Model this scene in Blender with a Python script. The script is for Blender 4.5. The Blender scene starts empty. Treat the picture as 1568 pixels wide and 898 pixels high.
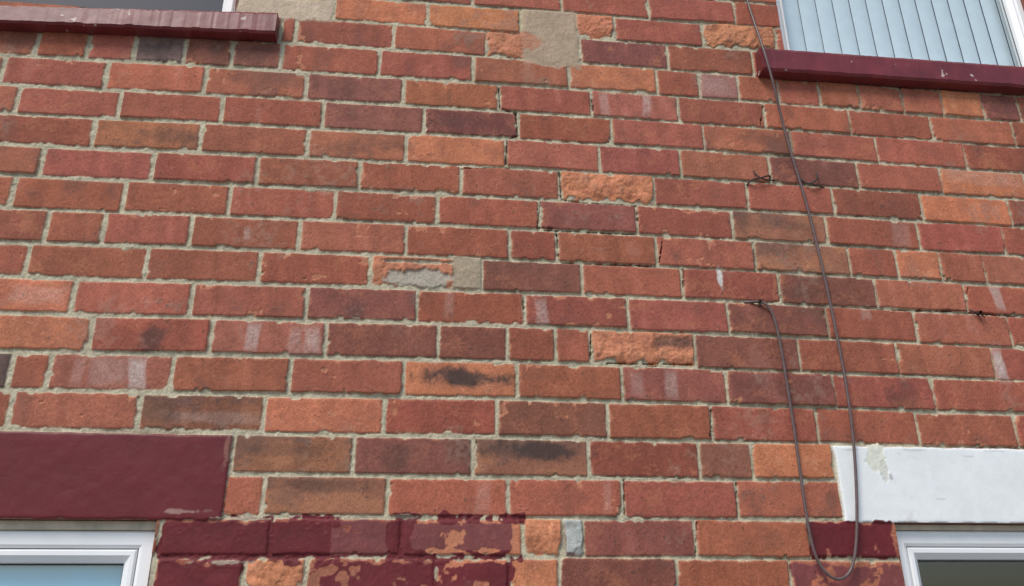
import bpy, bmesh, numpy as np, math, random
from mathutils import Matrix, Vector
rng=np.random.default_rng(7); random.seed(7)
sc=bpy.context.scene
# ---------------------------------------------------------------- camera
CY,CZ,YAW,PIT,ROL,F=1.5571856,-1.1324845,-0.118895649,0.38730997,-0.0069233358,1225.84228
Z0=3.05            # height above pavement of the reference course
P=0.0762
cam=bpy.data.cameras.new("camera"); camo=bpy.data.objects.new("camera",cam); sc.collection.objects.link(camo)
camo.matrix_world=Matrix.Translation((0,-CY,Z0+CZ))@Matrix.Rotation(YAW,4,'Z')@Matrix.Rotation(math.pi/2+PIT,4,'X')@Matrix.Rotation(ROL,4,'Z')
cam.sensor_width=36; cam.lens=F/1568*36; cam.clip_start=0.05; cam.clip_end=500
sc.camera=camo
sc.view_settings.view_transform='Standard'; sc.view_settings.look='None'; sc.view_settings.exposure=0
# image pixel coordinates -> metres on the wall, back-projected through the camera (u right, z up, z relative to Z0)
def wall(px,py,yp=0.0):
    px=np.asarray(px,float); py=np.asarray(py,float)
    x=(px-784)/F; y=-(py-449)/F; z=-np.ones_like(x)
    c,s=math.cos(ROL),math.sin(ROL); x,y=c*x-s*y,s*x+c*y
    a=math.pi/2+PIT; c,s=math.cos(a),math.sin(a); y,z=c*y-s*z,s*y+c*z
    c,s=math.cos(YAW),math.sin(YAW); x,y=c*x-s*y,s*x+c*y
    t=(CY+yp)/y
    return t*x, CZ+t*z
# ---------------------------------------------------------------- courses: joints and centre heights in estimated image pixels, brick kinds
rows={
-4:([860,993,1125,1250],[(928,8),(1058,13),(1160,24)],"rrrrr"),
-3:([365,511,655,797,881,941,1076,1187],[(582,17),(727,25),(911,43),(1010,47),(1132,57)],"rMooMsrsr"),
-2:([430,453,603,745,836,888,1023,1152],[(527,50),(675,62),(956,82),(1088,92)],"rrrrsMdrr"),
-1:([58,135,207,283,356,431,581,725,871,1006,1071,1131,1193,1256,1316,1382,1442,1504],[(30,62),(105,67),(392,85),(506,91),(654,100),(798,108),(940,120),(1040,128),(1225,145),(1350,152),(1475,160)],"rrrgddrrqorprrrrrod"),
0:([3,163,314,469,618,764,906,1039,1171,1301,1427,1552],[(83,110),(240,120),(392,130),(540,135),(692,144),(835,153),(972,162),(1105,172),(1235,184),(1364,190),(1490,200)],"rrrmdrrwrrrrr"),
1:([27,183,340,495,649,794,937,1078,1212,1343,1477],[(105,155),(262,164),(417,173),(572,180),(720,187),(866,196),(1008,205),(1145,214),(1278,224),(1410,235),(1520,242)],"rrrrddrrmrqr"),
2:([143,308,471,622,775,918,1042,1179,1314,1441],[(70,200),(226,207),(390,216),(547,221),(698,229),(846,237),(981,246),(1111,254),(1246,265),(1378,272),(1505,280)],"rmrmorrrdro"),
3:([64,234,394,550,706,857,1002,1145,1276,1412,1547],[(28,245),(152,251),(314,260),(472,266),(628,272),(781,280),(930,288),(1073,297),(1210,305),(1344,312),(1480,322)],"rrrrrqsrrror"),
4:([20,190,352,513,670,826,975,1122,1266,1407,1537],[(105,295),(271,303),(432,309),(591,317),(746,323),(902,333),(1048,338),(1193,348),(1336,357),(1471,363)],"rrrrrrdrtrrr"),
5:([71,158,292,458,622,780,853,1005,1156,1301,1374,1441,1507],[(30,347),(114,349),(226,355),(375,359),(540,364),(701,369),(816,375),(927,381),(1081,386),(1229,395),(1338,402),(1408,407),(1474,410),(1540,414)],"rrrrrrrrrtrorq"),
6:([42,224,397,567,737,891,1045,1194,1342,1479],[(19,395),(136,401),(309,407),(482,411),(654,419),(813,424),(968,432),(1120,436),(1268,445),(1410,452),(1525,460)],"rrrrsdrrdqr"),
7:([112,293,470,639,803,962,1115,1267,1402,1547],[(54,452),(203,457),(381,461),(555,466),(721,470),(883,478),(1039,482),(1191,488),(1335,497),(1474,504)],"orrdrrrdrqr"),
8:([139,323,499,671,777,851,904,1065,1224,1375,1521],[(68,510),(230,514),(411,517),(584,521),(726,524),(814,528),(876,530),(983,533),(1146,540),(1300,547),(1448,553),(1545,557)],"orwddrrsdrqr"),
9:([16,75,263,444,618,792,953,1113,1278,1430],[(43,567),(169,570),(354,574),(531,577),(706,580),(872,584),(1033,590),(1197,596),(1353,602),(1500,606)],"grwrrorwdrr"),
10:([15,213,404,588,761,931,1090,1252,1406,1556],[(114,628),(309,634),(496,636),(674,639),(847,641),(1010,644),(1171,649),(1329,654),(1480,658)],"rqtordrrrrr"),
11:([190,356,541,724,902,1071,1152,1277,1440],[(448,695),(632,698),(814,699),(987,703),(1111,706),(1214,708)],"rrtdtrdorr"),
12:([180,342,403,593,778,954,1129,1289,1460],[(498,761),(685,761),(866,762),(1041,764),(1210,765)],"rrrtrrrqrr"),
13:([245,414,615,801,862,893,1065,1240,1400],[(330,825),(515,825),(707,823),(833,825),(979,825),(1152,827),(1303,828)],"rrrosgdrrr"),
14:([233,373,468,667,780,857,1037,1211,1400],[(420,882),(568,881),(947,885),(1124,884),(1290,886)],"rrsroodrqr"),
}
VIS={}
for r,(js,cs,k) in rows.items():
    a=np.array(cs,float); u,z=wall(a[:,0],a[:,1])
    deg=2 if len(a)>6 else 1
    VIS[r]=(np.polyfit(u,z+r*P,deg),u.min(),u.max(),np.polyfit(a[:,0],a[:,1],deg))
def zc(r,u):
    rr=min(max(r,-4),14)
    c,a,b,_=VIS[rr]
    return -r*P+np.polyval(c,np.clip(u,a,b))
# ---------------------------------------------------------------- openings in the wall
def W(x,y,yp=0.0):
    a,b=wall([x],[y],yp); return float(a[0]),float(b[0])
uLL,zLL=W(241,796); uLR,zLR=W(1369,801)
uUR0=W(1194,40)[0]; uUR1=W(1590,50)[0]; uUL=W(361,5)[0]
zsR=W(1360,86,-0.0)[1]; zsL=W(250,10)[1]
OPEN=[(uLL-1.15,uLL,zLL-1.25,zLL),(uLR,uLR+1.15,zLR-1.25,zLR),(uUR0,uUR1,zsR-0.02,zsR+1.15),(uUL-1.0,uUL,zsL-0.02,zsL+1.15)]
# ---------------------------------------------------------------- height field of the brickwork
cu,cz_=wall([0,1568,0,1568],[0,0,898,898])
U0=min(cu)-0.10; U1=max(cu)+0.10; V0=min(cz_)-0.06; V1=max(cz_)+0.06
ST=0.00175
nx=int((U1-U0)/ST)+1; ny=int((V1-V0)/ST)+1
us=U0+np.arange(nx)*ST; zs=V0+np.arange(ny)*ST
U,Z=np.meshgrid(us,zs)
def vn(X,Y,s,seed):
    g=np.random.default_rng(seed).uniform(-1,1,(256,256)).astype(np.float32)
    x=X/s+57.3; y=Y/s+91.7
    xi=np.floor(x).astype(int); yi=np.floor(y).astype(int); fx=x-xi; fy=y-yi
    fx=fx*fx*(3-2*fx); fy=fy*fy*(3-2*fy)
    a=g[yi%256,xi%256]; b=g[yi%256,(xi+1)%256]; c=g[(yi+1)%256,xi%256]; d=g[(yi+1)%256,(xi+1)%256]
    return (a*(1-fx)+b*fx)*(1-fy)+(c*(1-fx)+d*fx)*fy
N150=vn(U,Z,.15,1);N60=vn(U,Z,.06,2);N30=vn(U,Z,.03,3);N15=vn(U,Z,.015,4);N8=vn(U,Z,.008,5);N4=vn(U,Z,.0042,6);N2=rng.uniform(-1,1,U.shape)
NB=vn(U,Z,.11,8);N20=vn(U,Z,.02,9);N40=vn(U,Z,.04,10)
BAND=vn(U+Z*0.15,Z*.5,.022,11)*0.6+vn(U+Z*0.1,Z*0.12,.016,12)*0.6
NV=vn(U,Z,.0026,14)
def ss(a,b,x):
    t=np.clip((x-a)/(b-a),0,1); return t*t*(3-2*t)
tt=np.clip((U+1.1)/2.3,0,1)
H=-(0.0019+0.0024*tt)+0.0010*N15+0.0008*N8+0.0006*N4+0.0003*N2+0.0008*N60
mort=np.stack([0.50+0*U,0.445+0*U,0.315+0*U],-1)
mort*=(1+0.09*N30+0.10*N8+0.12*N2+0.08*N60)[...,None]
mort*=(1-0.14*tt*ss(-.3,.8,N60+0.4*N20))[...,None]
gm=ss(.35,.9,NB+0.3*N30)*0.2
mort=mort*(1-gm[...,None])+np.array([.28,.28,.18])*gm[...,None]
C=mort.copy(); R=np.full(U.shape,0.93); BM=np.zeros(U.shape)
PAL={'r':(.345,.104,.063),'q':(.375,.122,.072),'d':(.24,.085,.060),'o':(.52,.185,.092),'p':(.39,.18,.14),'g':(.165,.105,.09),
     'm':(.37,.13,.070),'w':(.35,.112,.078),'t':(.28,.115,.068),'s':(.58,.225,.115),'M':(.33,.25,.17)}
def brick(u0,u1,r,kind):
    um=(u0+u1)/2
    tb=min(max((um+1.1)/2.3,0),1)
    vj=(0.0117*(1-tb)+0.0048*tb)*rng.uniform(.85,1.15); bj=(0.0102*(1-tb)+0.0066*tb)*rng.uniform(.88,1.12)
    zt=(zc(r-1,um)+zc(r,um))/2-bj/2; zb=(zc(r,um)+zc(r+1,um))/2+bj/2
    zm=(zt+zb)/2+rng.normal(0,.0007); a=(u1-u0-vj)/2*1.0; b=(zt-zb)/2
    th=(zc(r,u1)-zc(r,u0))/(u1-u0)+rng.normal(0,.004)
    i0=max(int((u0-.012-U0)/ST),0); i1=min(int((u1+.012-U0)/ST)+1,nx); j0=max(int((zb-.016-V0)/ST),0); j1=min(int((zt+.016-V0)/ST)+1,ny)
    if i0>=i1 or j0>=j1: 
        rng.normal(0,1,12); return
    S=(slice(j0,j1),slice(i0,i1))
    p=(U[S]-um)+th*(Z[S]-zm); q=(Z[S]-zm)-th*(U[S]-um)
    n30,n15,n8,n4,n2,n60,n20,n40,nv=N30[S],N15[S],N8[S],N4[S],N2[S],N60[S],N20[S],N40[S],NV[S]
    rr=0.003
    sp=1.0 if kind=='s' else 0.0
    jag=0.0006+0.0005*abs(rng.normal())
    e=jag*n15+0.0004*n8+0.0005*n4
    e=e+ 0.0045*ss(.5,.95,n20+0.25*n8)+sp*ss(.2,-.9,q/b)*(0.005+.006*n15+0.004*n8)
    qx=np.abs(p)-a+rr; qy=np.abs(q)-b+rr
    d=np.sqrt(np.maximum(qx,0)**2+np.maximum(qy,0)**2)+np.minimum(np.maximum(qx,qy),0)-rr+e
    m=np.clip(0.5-d/0.0016,0,1)
    off=rng.normal(0,.0008); tx=rng.normal(0,.009); tz=rng.normal(0,.018)
    hb=0.0010+off+tx*p+tz*q+0.0003*n8+0.0002*n4+0.0005*n30-0.0013*np.exp(np.minimum(d,0)/0.0018)
    if sp:
        hb=hb+0.0022*n30+0.0015*n15+0.0008*n8+0.0005*n4+0.003*ss(-b,b*.4,q)-.0025*ss(-.3*b,-b,q)
    if kind=='M': hb=H[S]+0.0018; 
    hb=hb-0.0007*ss(.75,.95,n8)
    jit=.04 if kind in 'os' else .085
    base=np.array(PAL[kind])*(1+rng.normal(0,jit)); jg=.03 if kind in 'os' else .05
    base=base*np.array([1,1+rng.normal(0,jg),1+rng.normal(0,jg)])
    c=np.ones(p.shape+(3,))*base
    def mixc(c,col,w): return c*(1-w[...,None])+np.array(col)*w[...,None]
    c*= (1+0.07*n30+0.06*n8+0.08*n4+0.09*n2+.08*nv)[...,None]
    bd=BAND[S]
    c*= (1+0.11*np.clip(bd*1.5,-1,1))[...,None]
    if kind in 'rdqmwt':
        c=mixc(c,(.42,.21,.165),ss(.5,1.0,bd+0.15*n8+.2*n30)*(rng.uniform(0,.3) if kind!='w' else 0.5))
        dk=rng.uniform(0,.62)**1.2
        c=mixc(c,(.13,.066,.052),ss(.1,.9,n40*.8+n60*.5+.25*n8+.15*nv)*dk)
        og=rng.uniform(.08,.5)
        c=mixc(c,(.46,.175,.09),ss(.2,.9,-n40*.7+n20*.5+.35*n4+.2*nv)*og)
        c=mixc(c,(.50,.215,.125),ss(-.006,-.0005,d)*ss(-.1,.7,n15+.5*n4)*.55)
        wr=rng.uniform(0,1)
        fl=ss(.62,.68,n20*.6+n30*.4+n8*.3+.45*np.exp(np.minimum(d,0)/.008)-.12)
        if wr>.72:
            c=mixc(c,(.50,.205,.115),fl*.8); hb=hb-fl*.0012
    if kind=='m': c=mixc(c,(.13,.066,.052),ss(-.1,.6,n60+.4*n15+.3*n4)*.5)
    if kind=='t':
        c=mixc(c,(.42,.18,.095),ss(-.2,.7,n60*1.1-n15*.2)*.65); c=mixc(c,(.11,.068,.058),ss(.0,.9,q/b*.6-p/a*.4+.5*n30+.3*n8)*.6)
    if kind in 'so':
        c=mixc(c,(.34,.115,.068),ss(.0,.8,n40+.4*n8)*.5); c=mixc(c,(.62,.29,.17),ss(.3,1,n15+n4*.5)*.35)
    if kind=='M': c=C[S]*np.array([.95,.83,.75])
    c=mixc(c,(.06,.04,.035),ss(.7,.88,n4*.7+n8*.5)*.55)
    H[S]=H[S]*(1-m)+hb*m; C[S]=C[S]*(1-m[...,None])+c*m[...,None]
    R[S]=R[S]*(1-m)+(0.82)*m; BM[S]=np.maximum(BM[S],m*(kind!='M'))
    g=np.exp(-((d-.0010)/.0009)**2)*ss(.3-.5*tb,.95-.4*tb,n60*.7+n30*.5-np.sign(q)*0.15)*(0.25+.6*tb)
    if kind!='M':
        H[S]-=g*.003; C[S]*=(1-.5*g)[...,None]
for r in range(-9,19):
    if r in rows:
        js,cs,k=rows[r]; j=np.array(js,float); yy=np.polyval(VIS[r][3],j); 
        if r<=-1: yy=np.interp(j,[c[0] for c in cs],[c[1] for c in cs])
        uu=list(wall(j,yy)[0]); k=list(k)
        if r==-1: pl,pr=.108,.1
        else: pl=pr=.2235
        uu=[uu[0]-pl]+uu+[uu[-1]+pr]
        while uu[0]>U0: uu=[uu[0]-pl]+uu; k=[random.choice('rrrqd')]+k
        while uu[-1]<U1: uu=uu+[uu[-1]+pr]; k=k+[random.choice('rrrqd')]
    else:
        o=U0-.1-(0.11 if r%2 else 0); uu=[o+.2235*i for i in range(20)]; k=[random.choice('rrrqdo') for _ in uu]
    for i in range(len(uu)-1): brick(uu[i],uu[i+1],r,k[i])
# ---------------------------------------------------------------- local features (patches, stains, paint)
def blob(x,y,rx,ry,col,st,kind='e',soft=.35,h=None,rough=None,nz=.35,onbrick=False):
    u,z=W(x,y); ua,_=W(x-rx,y); ub,_=W(x+rx,y); _,za=W(x,y-ry); _,zb=W(x,y+ry)
    a=(ub-ua)/2; b=(za-zb)/2
    p=(U-u)/a; q=(Z-z)/b
    n=nz*(N30+.6*N15+.5*N8+.35*N4)
    if kind=='e': d=np.sqrt(p*p+q*q)-1+n
    elif kind=='v': 
        sl=.2*math.sin(x*7.3+y); d=np.maximum(np.abs(p+sl*q)-1+n*.6,(np.abs(q)-1.05)*.8+n*.6)
    else: d=np.maximum(np.abs(p)-1,(np.abs(q)-1)*b/a)+n*.15
    w=ss(soft/2,-soft/2,d)*st
    if onbrick: w=w*BM
    if kind=='v': w=np.clip(w*(.85+.25*N4+.2*N15),0,1)
    apply(w,col,h,rough)
def apply(w,col,h=None,rough=None,tex=True):
    global C,H,R
    t=(1+.08*N8+.08*N2+.08*N30)[...,None] if tex else 1
    C=C*(1-w[...,None])+np.array(col)*t*w[...,None]
    if h is not None: 
        hh=h+.0004*N8+.0003*N4+.0007*N30
        H=H*(1-w)+np.maximum(hh,H*0+h-.002)*w
    if rough is not None: R=R*(1-w)+rough*w
MO=(.42,.31,.215)
blob(843,58,42,42,MO,.95,'b',.2,.0005); blob(858,85,34,16,MO,.9,'e',.3,.0005); blob(437,14,74,16,(.56,.44,.32),.95,'b',.1,.0005)
blob(785,60,48,12,(.50,.20,.11),.8,'e',.4)
blob(640,419,66,20,(.56,.23,.13),.5,'b',.3,None,onbrick=True)
blob(715,418,22,24,(.37,.30,.21),.95,'b',.15,.0008); blob(645,427,50,13,(.44,.39,.31),.97,'e',.25,.0010,nz=.3); blob(640,402,50,3,(.46,.39,.28),.9,'e',.3,.0004)
WH=(.56,.45,.40)
for x,y,rx,ry,s in [(210,573,12,19,.9),(387,517,9,17,.6),(452,520,9,18,.3),(478,520,12,18,.5),(1528,458,7,16,.6),(1531,557,7,21,.9),(1028,588,9,18,.35),(990,160,6,14,.5),(925,160,6,14,.35),(829,478,9,18,.4),(975,588,10,18,.22),(378,358,4,8,.4),(165,568,26,18,.28),(120,568,8,18,.2),(1325,478,8,10,.25),(688,462,7,18,.18),(1090,130,24,12,.2),(60,452,40,12,.25),(330,640,70,8,.2),(1500,272,60,10,.2),(740,760,10,22,.18),(930,762,6,20,.18),(1380,360,12,16,.18)]:
    blob(x,y,rx,ry,WH,s,'v',.7,onbrick=True)
blob(1102,425,4,13,(.66,.62,.57),.9,'e',.6)
BK=(.055,.04,.036)
for x,y,rx,ry,s in [(235,515,20,20,.6),(265,208,38,11,.4),(610,698,26,18,.35),(245,632,30,16,.45),(715,580,60,13,.93),(820,690,72,15,.85),(1032,525,27,10,.7),(545,466,14,18,.3),(440,690,60,9,.35),(500,745,60,9,.4),(690,187,40,8,.3),(1130,345,14,16,.25),(1195,345,60,7,.25),(1240,450,50,8,.3),(600,222,30,8,.35),(1150,212,20,10,.35),(870,760,30,18,.2),(1365,605,10,18,.3),(1390,605,14,16,.3),(245,80,30,12,.45),(230,515,60,18,.15),(535,135,55,12,.2),(688,148,5,12,.3),(1535,165,30,14,.3),(30,62,30,14,.3),(390,85,30,12,.3),(1190,490,60,16,.15),(1190,595,60,16,.15)]:
    blob(x,y,rx,ry,BK,s,'e',.9,onbrick=True)
def crack(pts,w=.0016,dep=.006):
    for (x0,y0),(x1,y1) in zip(pts[:-1],pts[1:]):
        w_=w*.62
        a=W(x0,y0); b=W(x1,y1); i0=max(int((min(a[0],b[0])-.012-U0)/ST),0); i1=int((max(a[0],b[0])+.012-U0)/ST); j0=max(int((min(a[1],b[1])-.012-V0)/ST),0); j1=int((max(a[1],b[1])+.012-V0)/ST)
        S=(slice(j0,j1),slice(i0,i1)); X=U[S]-a[0]; Y=Z[S]-a[1]; dx,dy=b[0]-a[0],b[1]-a[1]; L=dx*dx+dy*dy
        t=np.clip((X*dx+Y*dy)/L,0,1); d=np.hypot(X-t*dx,Y-t*dy)+.0012*N8[S]+.0006*N4[S]+.0008*N20[S]
        m=ss(w_+.0009,w_-.0009,d); H[S]-=m*dep; C[S]*=(1-.68*m)[...,None]
crack([(764,133),(766,166),(790,172),(793,207),(777,214),(775,251)],.0023)
crack([(706,259),(780,256)],.001); crack([(857,264),(860,305),(900,311),(975,315)],.0018); crack([(828,309),(823,348),(850,350)],.0018); crack([(835,352),(900,355),(975,358)],.0015)
crack([(853,358),(856,398)],.0012); crack([(862,402),(930,405),(1000,407)],.001); crack([(906,145),(910,176)],.0012)
crack([(1047,412),(1047,455)],.0012); crack([(975,322),(980,352)],.001)
crack([(1165,190),(1170,160)],.0014); crack([(1155,372),(1158,415)],.0014); crack([(1015,366),(1010,402)],.0012)
crack([(801,455),(803,492)],.0012); crack([(930,556),(1060,558)],.0014); crack([(905,512),(905,552)],.001); crack([(1483,440),(1480,478),(1560,484)],.0014); crack([(1345,474),(1478,476)],.001)
crack([(1068,800),(1066,852)],.0012); crack([(1090,628),(1088,668)],.0012); crack([(956,735),(957,790)],.0012); crack([(1128,740),(1130,790)],.0012)
# lintels (flush painted stone)
def lintel(u0,u1,z0,z1,col,hh,k=1):
    global H,C,R
    d=np.maximum(np.maximum(u0-U,U-u1),np.maximum(z0-Z,Z-z1))+.0012*N20+.0006*N4
    m=np.clip(.5-d/.002,0,1)
    h=hh+.0005*N60+k*(.0003*N15+.00012*N4)-.002*np.exp(np.minimum(d,0)/.0018)
    H=H*(1-m)+h*m; t=(1+k*(.06*N60+.05*N15+.03*N4))
    C=C*(1-m[...,None])+np.array(col)*t[...,None]*m[...,None]; R=R*(1-m)+.45*m
MAR=(.140,.0185,.0225)
lintel(U0-1,W(348,730)[0],zLL,W(180,664)[1],MAR,.004)
lintel(W(1284,740)[0],U1+1,zLR,W(1420,686)[1],(.80,.82,.81),.005,.5)
w=ss(.5,1.1,N40*.6+N150*.5+N8*.2)*.16*(U>W(1284,740)[0])*(Z<W(1420,686)[1])*(Z>zLR); apply(w,(.5,.5,.46))
blob(1338,704,15,15,(.70,.70,.58),.85,'e',.1,.0042,nz=.6); blob(1352,722,6,16,(.62,.62,.52),.7,'e',.15,.0040)
for x,y,rx in [(1400,690,20),(1480,700,12),(1440,765,8),(1300,690,14),(1520,692,18)]: blob(x,y,rx,1.6,(.5,.5,.45),.5,'e',.5)
blob(1362,731,3,5,(.3,.3,.28),.6,'e',.5)
blob(280,784,26,4,(.40,.25,.21),.7,'e',.5,nz=.6); blob(349,690,5,26,(.30,.14,.10),.6,'e',.5,nz=.6); blob(205,662,150,2.5,(.35,.28,.2),.5,'e',.6,nz=.7)
def paint(x0,x1,y0,y1,keep,seed,col=MAR):
    global C,H,R
    ua=W(x0,(y0+y1)/2)[0]; ub=W(x1,(y0+y1)/2)[0]; za=W((x0+x1)/2,y1)[1]; zb=W((x0+x1)/2,y0)[1]
    d=np.maximum(np.maximum(ua-U,U-ub),np.maximum(za-Z,Z-zb))+.005*N20+.002*N8+.003*N15
    m=ss(.0008,-.0008,d)
    pe=vn(U,Z,.034,seed)+.5*vn(U,Z,.013,seed+1)+.3*N8+.12*N4
    m=m*ss(keep+.05,keep-.05,pe)
    t=1+.12*N30+.08*N8+.05*N2+.10*N60
    C=C*(1-m[...,None])+np.array(col)*t[...,None]*m[...,None]; H=H+m*.0006; R=R*(1-m)+.6*m
blob(707,822,88,24,(.50,.20,.11),.75,'b',.2,onbrick=True); blob(600,880,130,20,(.42,.17,.10),.5,'b',.3,onbrick=True)
DUS=(.20,.055,.052)
paint(243,520,798,856,2,31); paint(510,606,797,852,1.0,33,DUS); paint(592,640,797,858,.6,34); paint(630,782,801,842,.8,35,DUS); paint(618,800,845,860,.1,36); paint(236,368,864,925,.9,37); paint(478,668,862,925,.62,39); paint(668,785,860,925,.5,41)
paint(1242,1368,801,855,1.2,43); paint(1214,1382,866,925,.42,45,DUS); paint(420,520,790,803,.35,47); paint(600,700,786,800,.1,47); paint(700,800,788,800,.1,51); paint(343,420,790,800,.25,53); paint(300,520,850,868,.1,55)
blob(340,861,34,2.6,(.44,.34,.26),.8,'e',.5,nz=.7); blob(385,794,42,2.5,(.46,.38,.28),.8,'e',.5,nz=.8); blob(560,791,60,2.5,(.46,.38,.28),.7,'e',.5,nz=.8)
blob(878,822,13,26,(.44,.46,.42),.95,'b',.15,.003,nz=.9); blob(886,845,10,12,(.27,.27,.25),.8,'e',.4,.001); blob(872,806,9,5,(.25,.24,.22),.6,'e',.6)
w=ss(.55,1.0,N150*.6+N40*.5+N8*.35)*.2; 
C=C*(1-w[...,None])+np.array((.42,.31,.23))*w[...,None]
C=np.clip(C,.01,.9)
# ---------------------------------------------------------------- materials
def mat(name,col,rough=.6,noise=0,scale=60,bump=0,spec=.5,dark=None):
    m=bpy.data.materials.new(name); m.use_nodes=True; nt=m.node_tree; b=nt.nodes['Principled BSDF']
    b.inputs['Base Color'].default_value=(*col,1); b.inputs['Roughness'].default_value=rough; b.inputs['Specular IOR Level'].default_value=spec
    if noise or bump:
        tc=nt.nodes.new('ShaderNodeTexCoord'); n=nt.nodes.new('ShaderNodeTexNoise'); n.inputs['Scale'].default_value=scale; n.inputs['Detail'].default_value=6
        nt.links.new(tc.outputs['Object'],n.inputs['Vector'])
        cr=nt.nodes.new('ShaderNodeMapRange'); cr.inputs['From Min'].default_value=.3; cr.inputs['From Max'].default_value=.7
        nt.links.new(n.outputs['Fac'],cr.inputs['Value'])
        mx=nt.nodes.new('ShaderNodeMix'); mx.data_type='RGBA'; dk=dark if dark else tuple(c*(1-noise) for c in col)
        mx.inputs['A'].default_value=(*dk,1); mx.inputs['B'].default_value=(*[min(c*(1+noise*.4),1) for c in col],1)
        nt.links.new(cr.outputs[0],mx.inputs['Factor']); nt.links.new(mx.outputs['Result'],b.inputs['Base Color'])
        if bump:
            bp=nt.nodes.new('ShaderNodeBump'); bp.inputs['Distance'].default_value=bump; bp.inputs['Strength'].default_value=.8
            nt.links.new(n.outputs['Fac'],bp.inputs['Height']); nt.links.new(bp.outputs[0],b.inputs['Normal'])
    return m
bm_=bpy.data.materials.new("weathered_brickwork"); bm_.use_nodes=True; nt=bm_.node_tree; b=nt.nodes['Principled BSDF']
at=nt.nodes.new('ShaderNodeAttribute'); at.attribute_name='Col'; ar=nt.nodes.new('ShaderNodeAttribute'); ar.attribute_name='Rough'
tc=nt.nodes.new('ShaderNodeTexCoord'); n1=nt.nodes.new('ShaderNodeTexNoise'); n1.inputs['Scale'].default_value=330; n1.inputs['Detail'].default_value=5; n1.inputs['Roughness'].default_value=.8
nt.links.new(tc.outputs['Object'],n1.inputs['Vector'])
mr=nt.nodes.new('ShaderNodeMapRange'); mr.inputs['From Min'].default_value=.3; mr.inputs['From Max'].default_value=.7; mr.inputs['To Min'].default_value=-.38; mr.inputs['To Max'].default_value=.38
nt.links.new(n1.outputs['Fac'],mr.inputs['Value'])
# masonry is grainy, paint is smooth
mk=nt.nodes.new('ShaderNodeMapRange'); mk.inputs['From Min'].default_value=.45; mk.inputs['From Max'].default_value=.8; mk.inputs['To Min'].default_value=.12; mk.inputs['To Max'].default_value=1
nt.links.new(ar.outputs['Fac'],mk.inputs['Value'])
ml=nt.nodes.new('ShaderNodeMath'); ml.operation='MULTIPLY_ADD'; nt.links.new(mr.outputs[0],ml.inputs[0]); nt.links.new(mk.outputs[0],ml.inputs[1]); ml.inputs[2].default_value=1
vm=nt.nodes.new('ShaderNodeVectorMath'); vm.operation='SCALE'; nt.links.new(at.outputs['Color'],vm.inputs[0]); nt.links.new(ml.outputs[0],vm.inputs['Scale'])
nt.links.new(vm.outputs[0],b.inputs['Base Color']); nt.links.new(ar.outputs['Fac'],b.inputs['Roughness']); b.inputs['Specular IOR Level'].default_value=.3
bp=nt.nodes.new('ShaderNodeBump'); bp.inputs['Distance'].default_value=.0008; nt.links.new(mk.outputs[0],bp.inputs['Strength']); nt.links.new(n1.outputs['Fac'],bp.inputs['Height']); nt.links.new(bp.outputs[0],b.inputs['Normal'])
house=bpy.data.objects.new("brick_house",None); sc.collection.objects.link(house)
def link(o,parent=house):
    sc.collection.objects.link(o); 
    if parent: o.parent=parent
    return o
def fastmesh(name,V,Fq,cols=None,rough=None,material=None,smooth=True,parent=house):
    me=bpy.data.meshes.new(name); me.vertices.add(len(V)); me.vertices.foreach_set('co',V.astype(np.float32).ravel())
    me.loops.add(len(Fq)*4); me.loops.foreach_set('vertex_index',Fq.astype(np.int32).ravel())
    me.polygons.add(len(Fq)); me.polygons.foreach_set('loop_start',np.arange(0,len(Fq)*4,4,dtype=np.int32))
    me.polygons.foreach_set('use_smooth',np.full(len(Fq),smooth))
    me.update(calc_edges=True)
    if cols is not None:
        a=me.attributes.new('Col','FLOAT_COLOR','POINT'); a.data.foreach_set('color',np.concatenate([cols.reshape(-1,3),np.ones((cols.size//3,1))],1).astype(np.float32).ravel())
        a=me.attributes.new('Rough','FLOAT','POINT'); a.data.foreach_set('value',rough.astype(np.float32).ravel())
    if material: me.materials.append(material)
    return link(bpy.data.objects.new(name,me),parent)
V=np.stack([U,-H,Z+Z0],-1).reshape(-1,3)
ii=np.arange(nx-1); jj=np.arange(ny-1); I,J=np.meshgrid(ii,jj)
uc=us[I]+ST/2; zcn=zs[J]+ST/2
keep=np.ones(I.shape,bool)
for (a,b_,c,d) in OPEN: keep&=~((uc>a)&(uc<b_)&(zcn>c)&(zcn<d))
I=I[keep];J=J[keep]; v0=J*nx+I
Fq=np.stack([v0,v0+1,v0+nx+1,v0+nx],-1)
fastmesh("brickwork",V,Fq,C,R,bm_)
# ---------------------------------------------------------------- rest of the facade (outside the part set out from image pixels)
HX0,HX1,HZ0,HZ1=-3.2,3.4,-Z0,2.45
xs=sorted(set([HX0,HX1,U0,us[-1]]+[o[0] for o in OPEN]+[o[1] for o in OPEN])); zz=sorted(set([HZ0,HZ1,V0,zs[-1]]+[o[2] for o in OPEN]+[o[3] for o in OPEN]))
def inopen(x,z,g=0): return any(o[0]-g<x<o[1]+g and o[2]-g<z<o[3]+g for o in OPEN)
def intile(x,z): return U0<x<us[-1] and V0<z<zs[-1]
bv=[];bf=[];bc=[]
def quad(p,c):
    k=len(bv); bv.extend(p); bf.append([k,k+1,k+2,k+3]); bc.extend([c]*4)
for i in range(len(xs)-1):
    for j in range(len(zz)-1):
        x=(xs[i]+xs[i+1])/2; z=(zz[j]+zz[j+1])/2
        if inopen(x,z) or intile(x,z): continue
        a,b_,c,d=xs[i],xs[i+1],zz[j],zz[j+1]; quad([(a,.004,c),(b_,.004,c),(b_,.004,d),(a,.004,d)],(.46,.41,.29))
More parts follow.
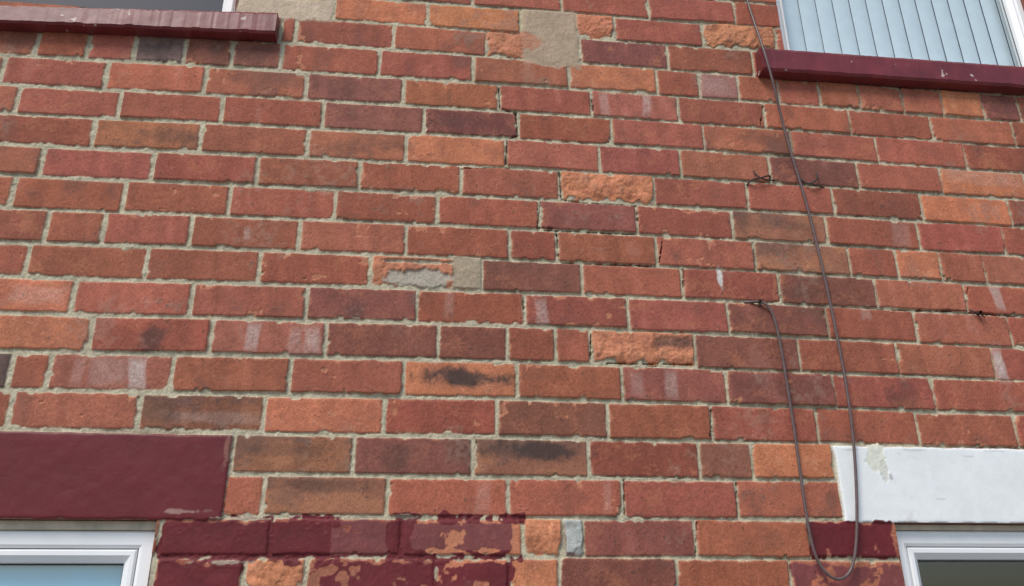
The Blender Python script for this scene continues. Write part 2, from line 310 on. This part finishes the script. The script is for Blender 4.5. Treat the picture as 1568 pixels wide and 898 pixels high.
def boxbrick(a,b_,c,d,col,y=-.001):
    e=.003; yo=.006
    o=[(a,yo,c),(b_,yo,c),(b_,yo,d),(a,yo,d)]; f=[(a+e,y,c+e),(b_-e,y,c+e),(b_-e,y,d-e),(a+e,y,d-e)]
    quad(f,col)
    for k in range(4): quad([o[k],o[(k+1)%4],f[(k+1)%4],f[k]],col)
for r in range(-36,44):
    z=-r*P
    if z<HZ0+.04 or z>HZ1-.04: continue
    x=HX0+(.11 if r%2 else 0)
    while x<HX1:
        a,b_=x+.004,min(x+.2195,HX1); x+=.2235
        c,d=z-.033,z+.033
        segs=[(a,b_)]
        cut=[o for o in OPEN if not(o[3]<c+.01 or o[2]>d-.01)]
        if not (zs[-1]<c or V0>d): cut.append((U0,us[-1],0,0))
        for o in cut:
            ns=[]
            for s in segs:
                if s[1]<=o[0] or s[0]>=o[1]: ns.append(s)
                else:
                    if s[0]<o[0]-.02: ns.append((s[0],o[0]))
                    if s[1]>o[1]+.02: ns.append((o[1],s[1]))
            segs=ns
        for s in segs:
            k=random.choice('rrrrqdotm'); q=np.array(PAL[k])*random.uniform(.85,1.15); boxbrick(s[0],s[1],c,d,tuple(q),-.001-random.random()*.0015)
bv=np.array(bv,float); bv[:,2]+=Z0; bc=np.array(bc)
fastmesh("brickwork_surround",bv,np.array(bf),bc,np.full(len(bc),.85),bm_,smooth=False)
# ---------------------------------------------------------------- mesh helper
def meshobj(name,verts,faces,material,parent=house,bevel=0,smooth=False):
    me=bpy.data.meshes.new(name); me.from_pydata([(v[0],v[1],v[2]+Z0) for v in verts],[],faces); me.materials.append(material)
    o=link(bpy.data.objects.new(name,me),parent)
    bm=bmesh.new(); bm.from_mesh(me); bmesh.ops.recalc_face_normals(bm,faces=bm.faces)
    if bevel: bmesh.ops.bevel(bm,geom=bm.edges[:],offset=bevel,segments=3,affect='EDGES')
    bm.to_mesh(me); bm.free()
    if smooth or bevel:
        for p in me.polygons: p.use_smooth=smooth
    return o
BOXF=[(0,1,2,3),(4,7,6,5),(0,4,5,1),(1,5,6,2),(2,6,7,3),(3,7,4,0)]
def box(name,x0,x1,y0,y1,z0,z1,m,bevel=0,parent=house,z0r=None,z1r=None):
    a=z0 if z0r is None else z0r; b_=z1 if z1r is None else z1r
    v=[(x0,y0,z0),(x1,y0,a),(x1,y0,b_),(x0,y0,z1),(x0,y1,z0),(x1,y1,a),(x1,y1,b_),(x0,y1,z1)]
    return meshobj(name,v,BOXF,m,parent,bevel)
# weathered sill: finely divided, chipped edges, small paint losses
def sill(name,x0,x1,y0,y1,zb0,zb1,zt0,zt1,m,seed):
    n=int((x1-x0)/.006); r_=np.random.default_rng(seed)
    prof=[(1,0),(0.12,0),(.0,.10),(0,.5),(0,.88),(.12,1),(1,1)]
    v=[];f=[]
    ed=np.convolve(r_.normal(0,1,n+9),np.ones(5)/5,'same')[:n+1]
    ch=np.convolve((r_.random(n+9)>.96)*r_.random(n+9),np.ones(3)/1.5,'same')[:n+1]
    for i in range(n+1):
        t=i/n; x=x0+(x1-x0)*t; zb=zb0+(zb1-zb0)*t; zt=zt0+(zt1-zt0)*t
        for k,(py,pz) in enumerate(prof):
            y=y0+(y1-y0)*py if py==1 else y0+py*.035
            w_=(k in (1,2))*.0010*ed[i]+(k in(1,2))*.004*ch[i]+(k in (4,5))*(-.0007*ed[(i*3)%n]-.003*ch[(i*5+11)%n])
            v.append((x,y+.0005*ed[(i*2)%n]*(k in(2,3,4)),zb+(zt-zb)*pz+w_))
    L=len(prof)
    for i in range(n):
        for k in range(L-1): f.append((i*L+k,i*L+k+1,(i+1)*L+k+1,(i+1)*L+k))
    f.append(tuple(range(L))); f.append(tuple(n*L+k for k in range(L)))
    return meshobj(name,v,f,m)
m_marl=mat("maroon_sill_paint",(.185,.030,.033),.40,.3,18,.002)
nt=m_marl.node_tree; pb=nt.nodes['Principled BSDF']; src=pb.inputs['Base Color'].links[0].from_socket
tcn=nt.nodes.new('ShaderNodeTexCoord'); nn=nt.nodes.new('ShaderNodeTexNoise'); nn.inputs['Scale'].default_value=45; nn.inputs['Detail'].default_value=4; nt.links.new(tcn.outputs['Object'],nn.inputs['Vector'])
mpp=nt.nodes.new('ShaderNodeMapRange'); mpp.inputs['From Min'].default_value=.70; mpp.inputs['From Max'].default_value=.72; nt.links.new(nn.outputs['Fac'],mpp.inputs['Value'])
mxx=nt.nodes.new('ShaderNodeMix'); mxx.data_type='RGBA'; mxx.inputs['B'].default_value=(.50,.40,.34,1); nt.links.new(mpp.outputs[0],mxx.inputs['Factor']); nt.links.new(src,mxx.inputs['A']); nt.links.new(mxx.outputs['Result'],pb.inputs['Base Color'])
m_upvc=mat("white_upvc",(.86,.87,.87),.3,.04,5)
m_bead=mat("window_gasket",(.05,.05,.05),.6,.1,50)
m_beige=mat("beige_sealant",(.56,.49,.37),.7,.25,40,.001)
m_blind=mat("vertical_blind_fabric",(.78,.88,.90),.8,.05,30)
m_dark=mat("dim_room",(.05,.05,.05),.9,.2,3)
m_skyrefl=mat("sky_reflection_blue",(.25,.64,.88),.8,.05,8)  # sky reflection in the lower-left glass, painted as a flat blue
m_rev=mat("painted_reveal",(.30,.11,.08),.8,.3,40,.001)
m_cable=mat("cable_sheath",(.13,.085,.08),.42,.25,90)
m_wire=mat("rusty_wire",(.035,.025,.022),.6,.3,300)
g=bpy.data.materials.new("window_glass"); g.use_nodes=True; nt=g.node_tree; nt.nodes.clear()
out=nt.nodes.new('ShaderNodeOutputMaterial'); mx=nt.nodes.new('ShaderNodeMixShader'); tr=nt.nodes.new('ShaderNodeBsdfTransparent'); gl=nt.nodes.new('ShaderNodeBsdfGlossy'); gl.inputs['Roughness'].default_value=0.01
ge=nt.nodes.new('ShaderNodeNewGeometry'); dt=nt.nodes.new('ShaderNodeVectorMath'); dt.operation='DOT_PRODUCT'; nt.links.new(ge.outputs['Incoming'],dt.inputs[0]); nt.links.new(ge.outputs['Normal'],dt.inputs[1])
def mth(op,a,b=None):
    n=nt.nodes.new('ShaderNodeMath'); n.operation=op
    for i,v in enumerate((a,b)):
        if v is None: continue
        if isinstance(v,(int,float)): n.inputs[i].default_value=v
        else: nt.links.new(v,n.inputs[i])
    return n.outputs[0]
fr=mth('ADD',mth('MULTIPLY',mth('POWER',mth('SUBTRACT',1.0,mth('ABSOLUTE',dt.outputs['Value'])),5.0),.86),.14)   # thin double glazing, Schlick
tr.inputs['Color'].default_value=(.94,.97,.98,1)
nt.links.new(fr,mx.inputs[0]); nt.links.new(tr.outputs[0],mx.inputs[1]); nt.links.new(gl.outputs[0],mx.inputs[2]); nt.links.new(mx.outputs[0],out.inputs[0])
m_glass=g
yS=-.032
a=wall([1163,1568],[72,101],yS); bb=wall([1163,1568],[106,133],yS)
def ext(za,zb,ua,ub,ut): return za+(zb-za)*(ut-ua)/(ub-ua)
uR0=float(a[0][0]); uRe=uUR1+.09
zt0=float(a[1][0]); zt1=ext(a[1][0],a[1][1],a[0][0],a[0][1],uRe); zb0=float(bb[1][0]); zb1=ext(bb[1][0],bb[1][1],bb[0][0],bb[0][1],uRe)
sill("window_sill",uR0,uRe,yS,.09,zb0,zb1,zt0,zt1,m_marl,3)
a=wall([0,425],[7,18],yS); bb=wall([0,425],[33,51],yS); uL1=float(a[0][1]); uLe=uUL-1.06
sill("window_sill",uLe,uL1,yS,.09,ext(bb[1][0],bb[1][1],bb[0][0],bb[0][1],uLe),float(bb[1][1]),ext(a[1][0],a[1][1],a[0][0],a[0][1],uLe),float(a[1][1]),m_marl,5)
def window(name,o,yf,wf,sash,blind=None,room=m_dark,headstrip=0):
    x0,x1,z0,z1=o
    e=bpy.data.objects.new(name,None); link(e)
    t=.16
    meshobj("reveal",[(x0,.0,z0),(x0,t,z0),(x0,t,z1),(x0,0,z1),(x1,0,z0),(x1,t,z0),(x1,t,z1),(x1,0,z1)],[(0,1,2,3),(4,7,6,5),(3,2,6,7),(0,4,5,1)],m_rev,e)
    if headstrip:
        box("head_trim",x0+.001,x1-.001,yf-.006,yf+.02,z1-headstrip,z1-.001,m_beige,.001,e); z1-=headstrip
    def sweep(nm,ix,prof,m):
        v=[];f=[]
        for (ins,y) in prof:
            i=ix+ins; v+=[(x0+i,y,z0+i),(x1-i,y,z0+i),(x1-i,y,z1-i),(x0+i,y,z1-i)]
        n=len(prof)
        for k in range(n-1):
            for q in range(4):
                f.append((k*4+q,k*4+(q+1)%4,(k+1)*4+(q+1)%4,(k+1)*4+q))
        return meshobj(nm,v,f,m,e)
    sweep("outer_frame",.001,[(0,yf+.06),(0,yf+.002),(.003,yf),(wf-.006,yf),(wf,yf+.004),(wf+.0005,yf+.02)],m_upvc)
    sweep("frame_gasket",wf-.001,[(0,yf+.012),(.004,yf+.012)],m_bead)
    i2=wf+.003
    sweep("sash",i2,[(0,yf+.03),(0,yf+.004),(.003,yf+.001),(sash-.014,yf+.001),(sash-.002,yf+.012),(sash,yf+.03)],m_upvc)
    sweep("glazing_gasket",i2+sash-.001,[(0,yf+.022),(.003,yf+.022)],m_bead)
    k=i2+sash-.002
    meshobj("glass",[(x0+k,yf+.024,z0+k),(x1-k,yf+.024,z0+k),(x1-k,yf+.024,z1-k),(x0+k,yf+.024,z1-k)],[(0,1,2,3)],m_glass,e)
    D=1.4
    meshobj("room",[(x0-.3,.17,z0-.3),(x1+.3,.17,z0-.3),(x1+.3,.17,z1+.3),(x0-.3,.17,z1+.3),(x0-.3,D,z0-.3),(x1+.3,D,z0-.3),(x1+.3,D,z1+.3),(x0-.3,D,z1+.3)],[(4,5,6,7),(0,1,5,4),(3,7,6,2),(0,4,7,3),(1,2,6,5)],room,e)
    if blind=='v':
        v=[];f=[];n=0;x=x0+.004;w=.050;an=math.radians(5)
        while x<x1-.004:
            w_=min(w,x1-.004-x)
            for s in range(5):
                tq=(s/4-.5); cx=x+w_/2+tq*w_*1.02; cy=yf+.05+tq*w*math.sin(an)-.0025*math.cos(tq*math.pi)
                v+=[(cx,cy,z0-.0),(cx,cy,z1-.002)]
            for s in range(4): k=n+s*2; f.append((k,k+2,k+3,k+1))
            n+=10; x+=w
        meshobj("vertical_blind",v,f,m_blind,e,smooth=True)
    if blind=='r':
        meshobj("sky_reflection_sheet",[(x0+.003,yf+.04,z0+.3),(x1-.003,yf+.04,z0+.3),(x1-.003,yf+.04,z1-.002),(x0+.003,yf+.04,z1-.002)],[(0,1,2,3)],m_skyrefl,e)  # added blue sheet behind the pane, stands in for reflected sky
    return e
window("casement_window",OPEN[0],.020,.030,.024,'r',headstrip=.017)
window("casement_window.001",OPEN[1],.020,.030,.024,None,headstrip=.012)
window("casement_window.002",OPEN[2],.020,.022,.014,'v')
window("casement_window.003",OPEN[3],.06,.02,.03,None)
m_slate=mat("roof_slate",(.09,.09,.10),.7,.3,12,.003)
box("side_wall",HX0,HX0+.1,.012,6,HZ0,HZ1,m_rev); box("side_wall.001",HX1-.1,HX1,.012,6,HZ0,HZ1,m_rev); box("rear_wall",HX0+.11,HX1-.11,5.9,6,HZ0,HZ1,m_rev)
meshobj("roof",[(HX0-.1,-.25,HZ1+.01),(HX1+.1,-.25,HZ1+.01),(HX1+.1,3,HZ1+1.9),(HX0-.1,3,HZ1+1.9),(HX0-.1,6.25,HZ1+.01),(HX1+.1,6.25,HZ1+.01)],[(0,1,2,3),(3,2,5,4),(0,3,4),(1,5,2)],m_slate)
# ---------------------------------------------------------------- cable hanging on the wall
def tube(name,pts,rad,m,parent=None):
    cu=bpy.data.curves.new(name,'CURVE'); cu.dimensions='3D'; sp=cu.splines.new('NURBS'); sp.points.add(len(pts)-1)
    for i,(x,y,d) in enumerate(pts):
        u,z=W(x,y,-d); sp.points[i].co=(u,-d,z+Z0,1)
    sp.use_endpoint_u=True; sp.order_u=4; cu.bevel_depth=rad; cu.bevel_resolution=5; cu.resolution_u=10; cu.materials.append(m)
    o=bpy.data.objects.new(name,cu); sc.collection.objects.link(o)
    dg=bpy.context.evaluated_depsgraph_get(); me=bpy.data.meshes.new_from_object(o.evaluated_get(dg)); bpy.data.objects.remove(o); 
    o=bpy.data.objects.new(name,me); sc.collection.objects.link(o)
    if parent: o.parent=parent
    for p in me.polygons: p.use_smooth=True
    return o
tube("hanging_cable",[(1128,-60,.012),(1143,0,.014),(1157,40,.028),(1168,72,.040),(1178,105,.041),(1186,135,.036),(1196,180,.016),(1212,238,.012),(1232,300,.012),(1250,370,.012),(1266,440,.012),(1283,520,.013),(1296,590,.013),(1306,660,.014),(1311,730,.015),(1313,800,.015),(1310,850,.015),(1303,878,.015),(1285,891,.016),(1264,880,.016),(1246,850,.015),(1236,800,.014),(1226,730,.012),(1215,650,.012),(1203,575,.012),(1193,515,.012),(1184,480,.012),(1174,465,.010),(1160,461,.006),(1148,463,.004),(1140,463,-.004)],.0030,m_cable)
tube("wire_tie",[(1143,285,.0),(1150,274,.010),(1160,275,.014),(1172,270,.014),(1182,268,.012),(1178,277,.004)],.0019,m_wire)
tube("wire_tie.001",[(1154,262,.002),(1158,270,.016),(1168,278,.014),(1186,276,.0)],.0017,m_wire)
tube("wire_tie.002",[(1226,274,.0),(1238,284,.012),(1247,280,.016),(1254,271,.012),(1250,266,.006)],.0019,m_wire)
tube("wire_tie.003",[(1240,280,.006),(1246,287,.012),(1252,283,.008),(1262,288,.0)],.0015,m_wire)
tube("masonry_nail",[(1497,482,-.004),(1499,480,.010),(1502,478,.018)],.0034,m_wire)
tube("wire_tie.004",[(1484,474,.0),(1492,478,.010),(1500,480,.012),(1508,486,.004)],.0014,m_wire)
tube("masonry_nail.001",[(1163,463,-.004),(1164,462,.012)],.0034,m_wire)
# ---------------------------------------------------------------- ground
m_pave=mat("concrete_pavement",(.34,.33,.31),.85,.25,8,.002)
def sheet(name,x0,x1,y0,y1,z,m):
    me=bpy.data.meshes.new(name); me.from_pydata([(x0,y0,z),(x1,y0,z),(x1,y1,z),(x0,y1,z)],[],[(0,1,2,3)]); me.materials.append(m)
    o=bpy.data.objects.new(name,me); sc.collection.objects.link(o); return o
sheet("ground",-300,300,-300,300,-.14,mat("ground_soil",(.20,.19,.15),.95,.3,.5))
o=meshobj("pavement",[(-60,-2.6,-Z0-.138),(60,-2.6,-Z0-.138),(60,.3,-Z0-.138),(-60,.3,-Z0-.138),(-60,-2.6,-Z0),(60,-2.6,-Z0),(60,.3,-Z0),(-60,.3,-Z0)],[(0,1,5,4),(4,5,6,7),(0,4,7,3),(1,2,6,5),(2,3,7,6)],m_pave,None)
sheet("road",-60,60,-8.5,-2.6,-.136,mat("asphalt",(.055,.055,.057),.9,.3,30,.003))
# ---------------------------------------------------------------- light
EL,RO=math.radians(50),math.radians(218)
w=bpy.data.worlds.new("World"); sc.world=w; w.use_nodes=True; nt=w.node_tree
sk=nt.nodes.new('ShaderNodeTexSky'); sk.sky_type='NISHITA'; sk.sun_disc=False; sk.sun_elevation=EL; sk.sun_rotation=RO; sk.air_density=1.0; sk.dust_density=1.2
nt.links.new(sk.outputs[0],nt.nodes['Background'].inputs[0]); nt.nodes['Background'].inputs[1].default_value=.15
L=bpy.data.lights.new("sun",'SUN'); L.energy=2.7; L.angle=math.radians(24); L.color=(1,.95,.88); lo=bpy.data.objects.new("sun",L); sc.collection.objects.link(lo)
d=Vector((math.cos(EL)*math.sin(RO),math.cos(EL)*math.cos(RO),math.sin(EL)))
lo.rotation_euler=d.to_track_quat('Z','Y').to_euler(); lo.location=d*10
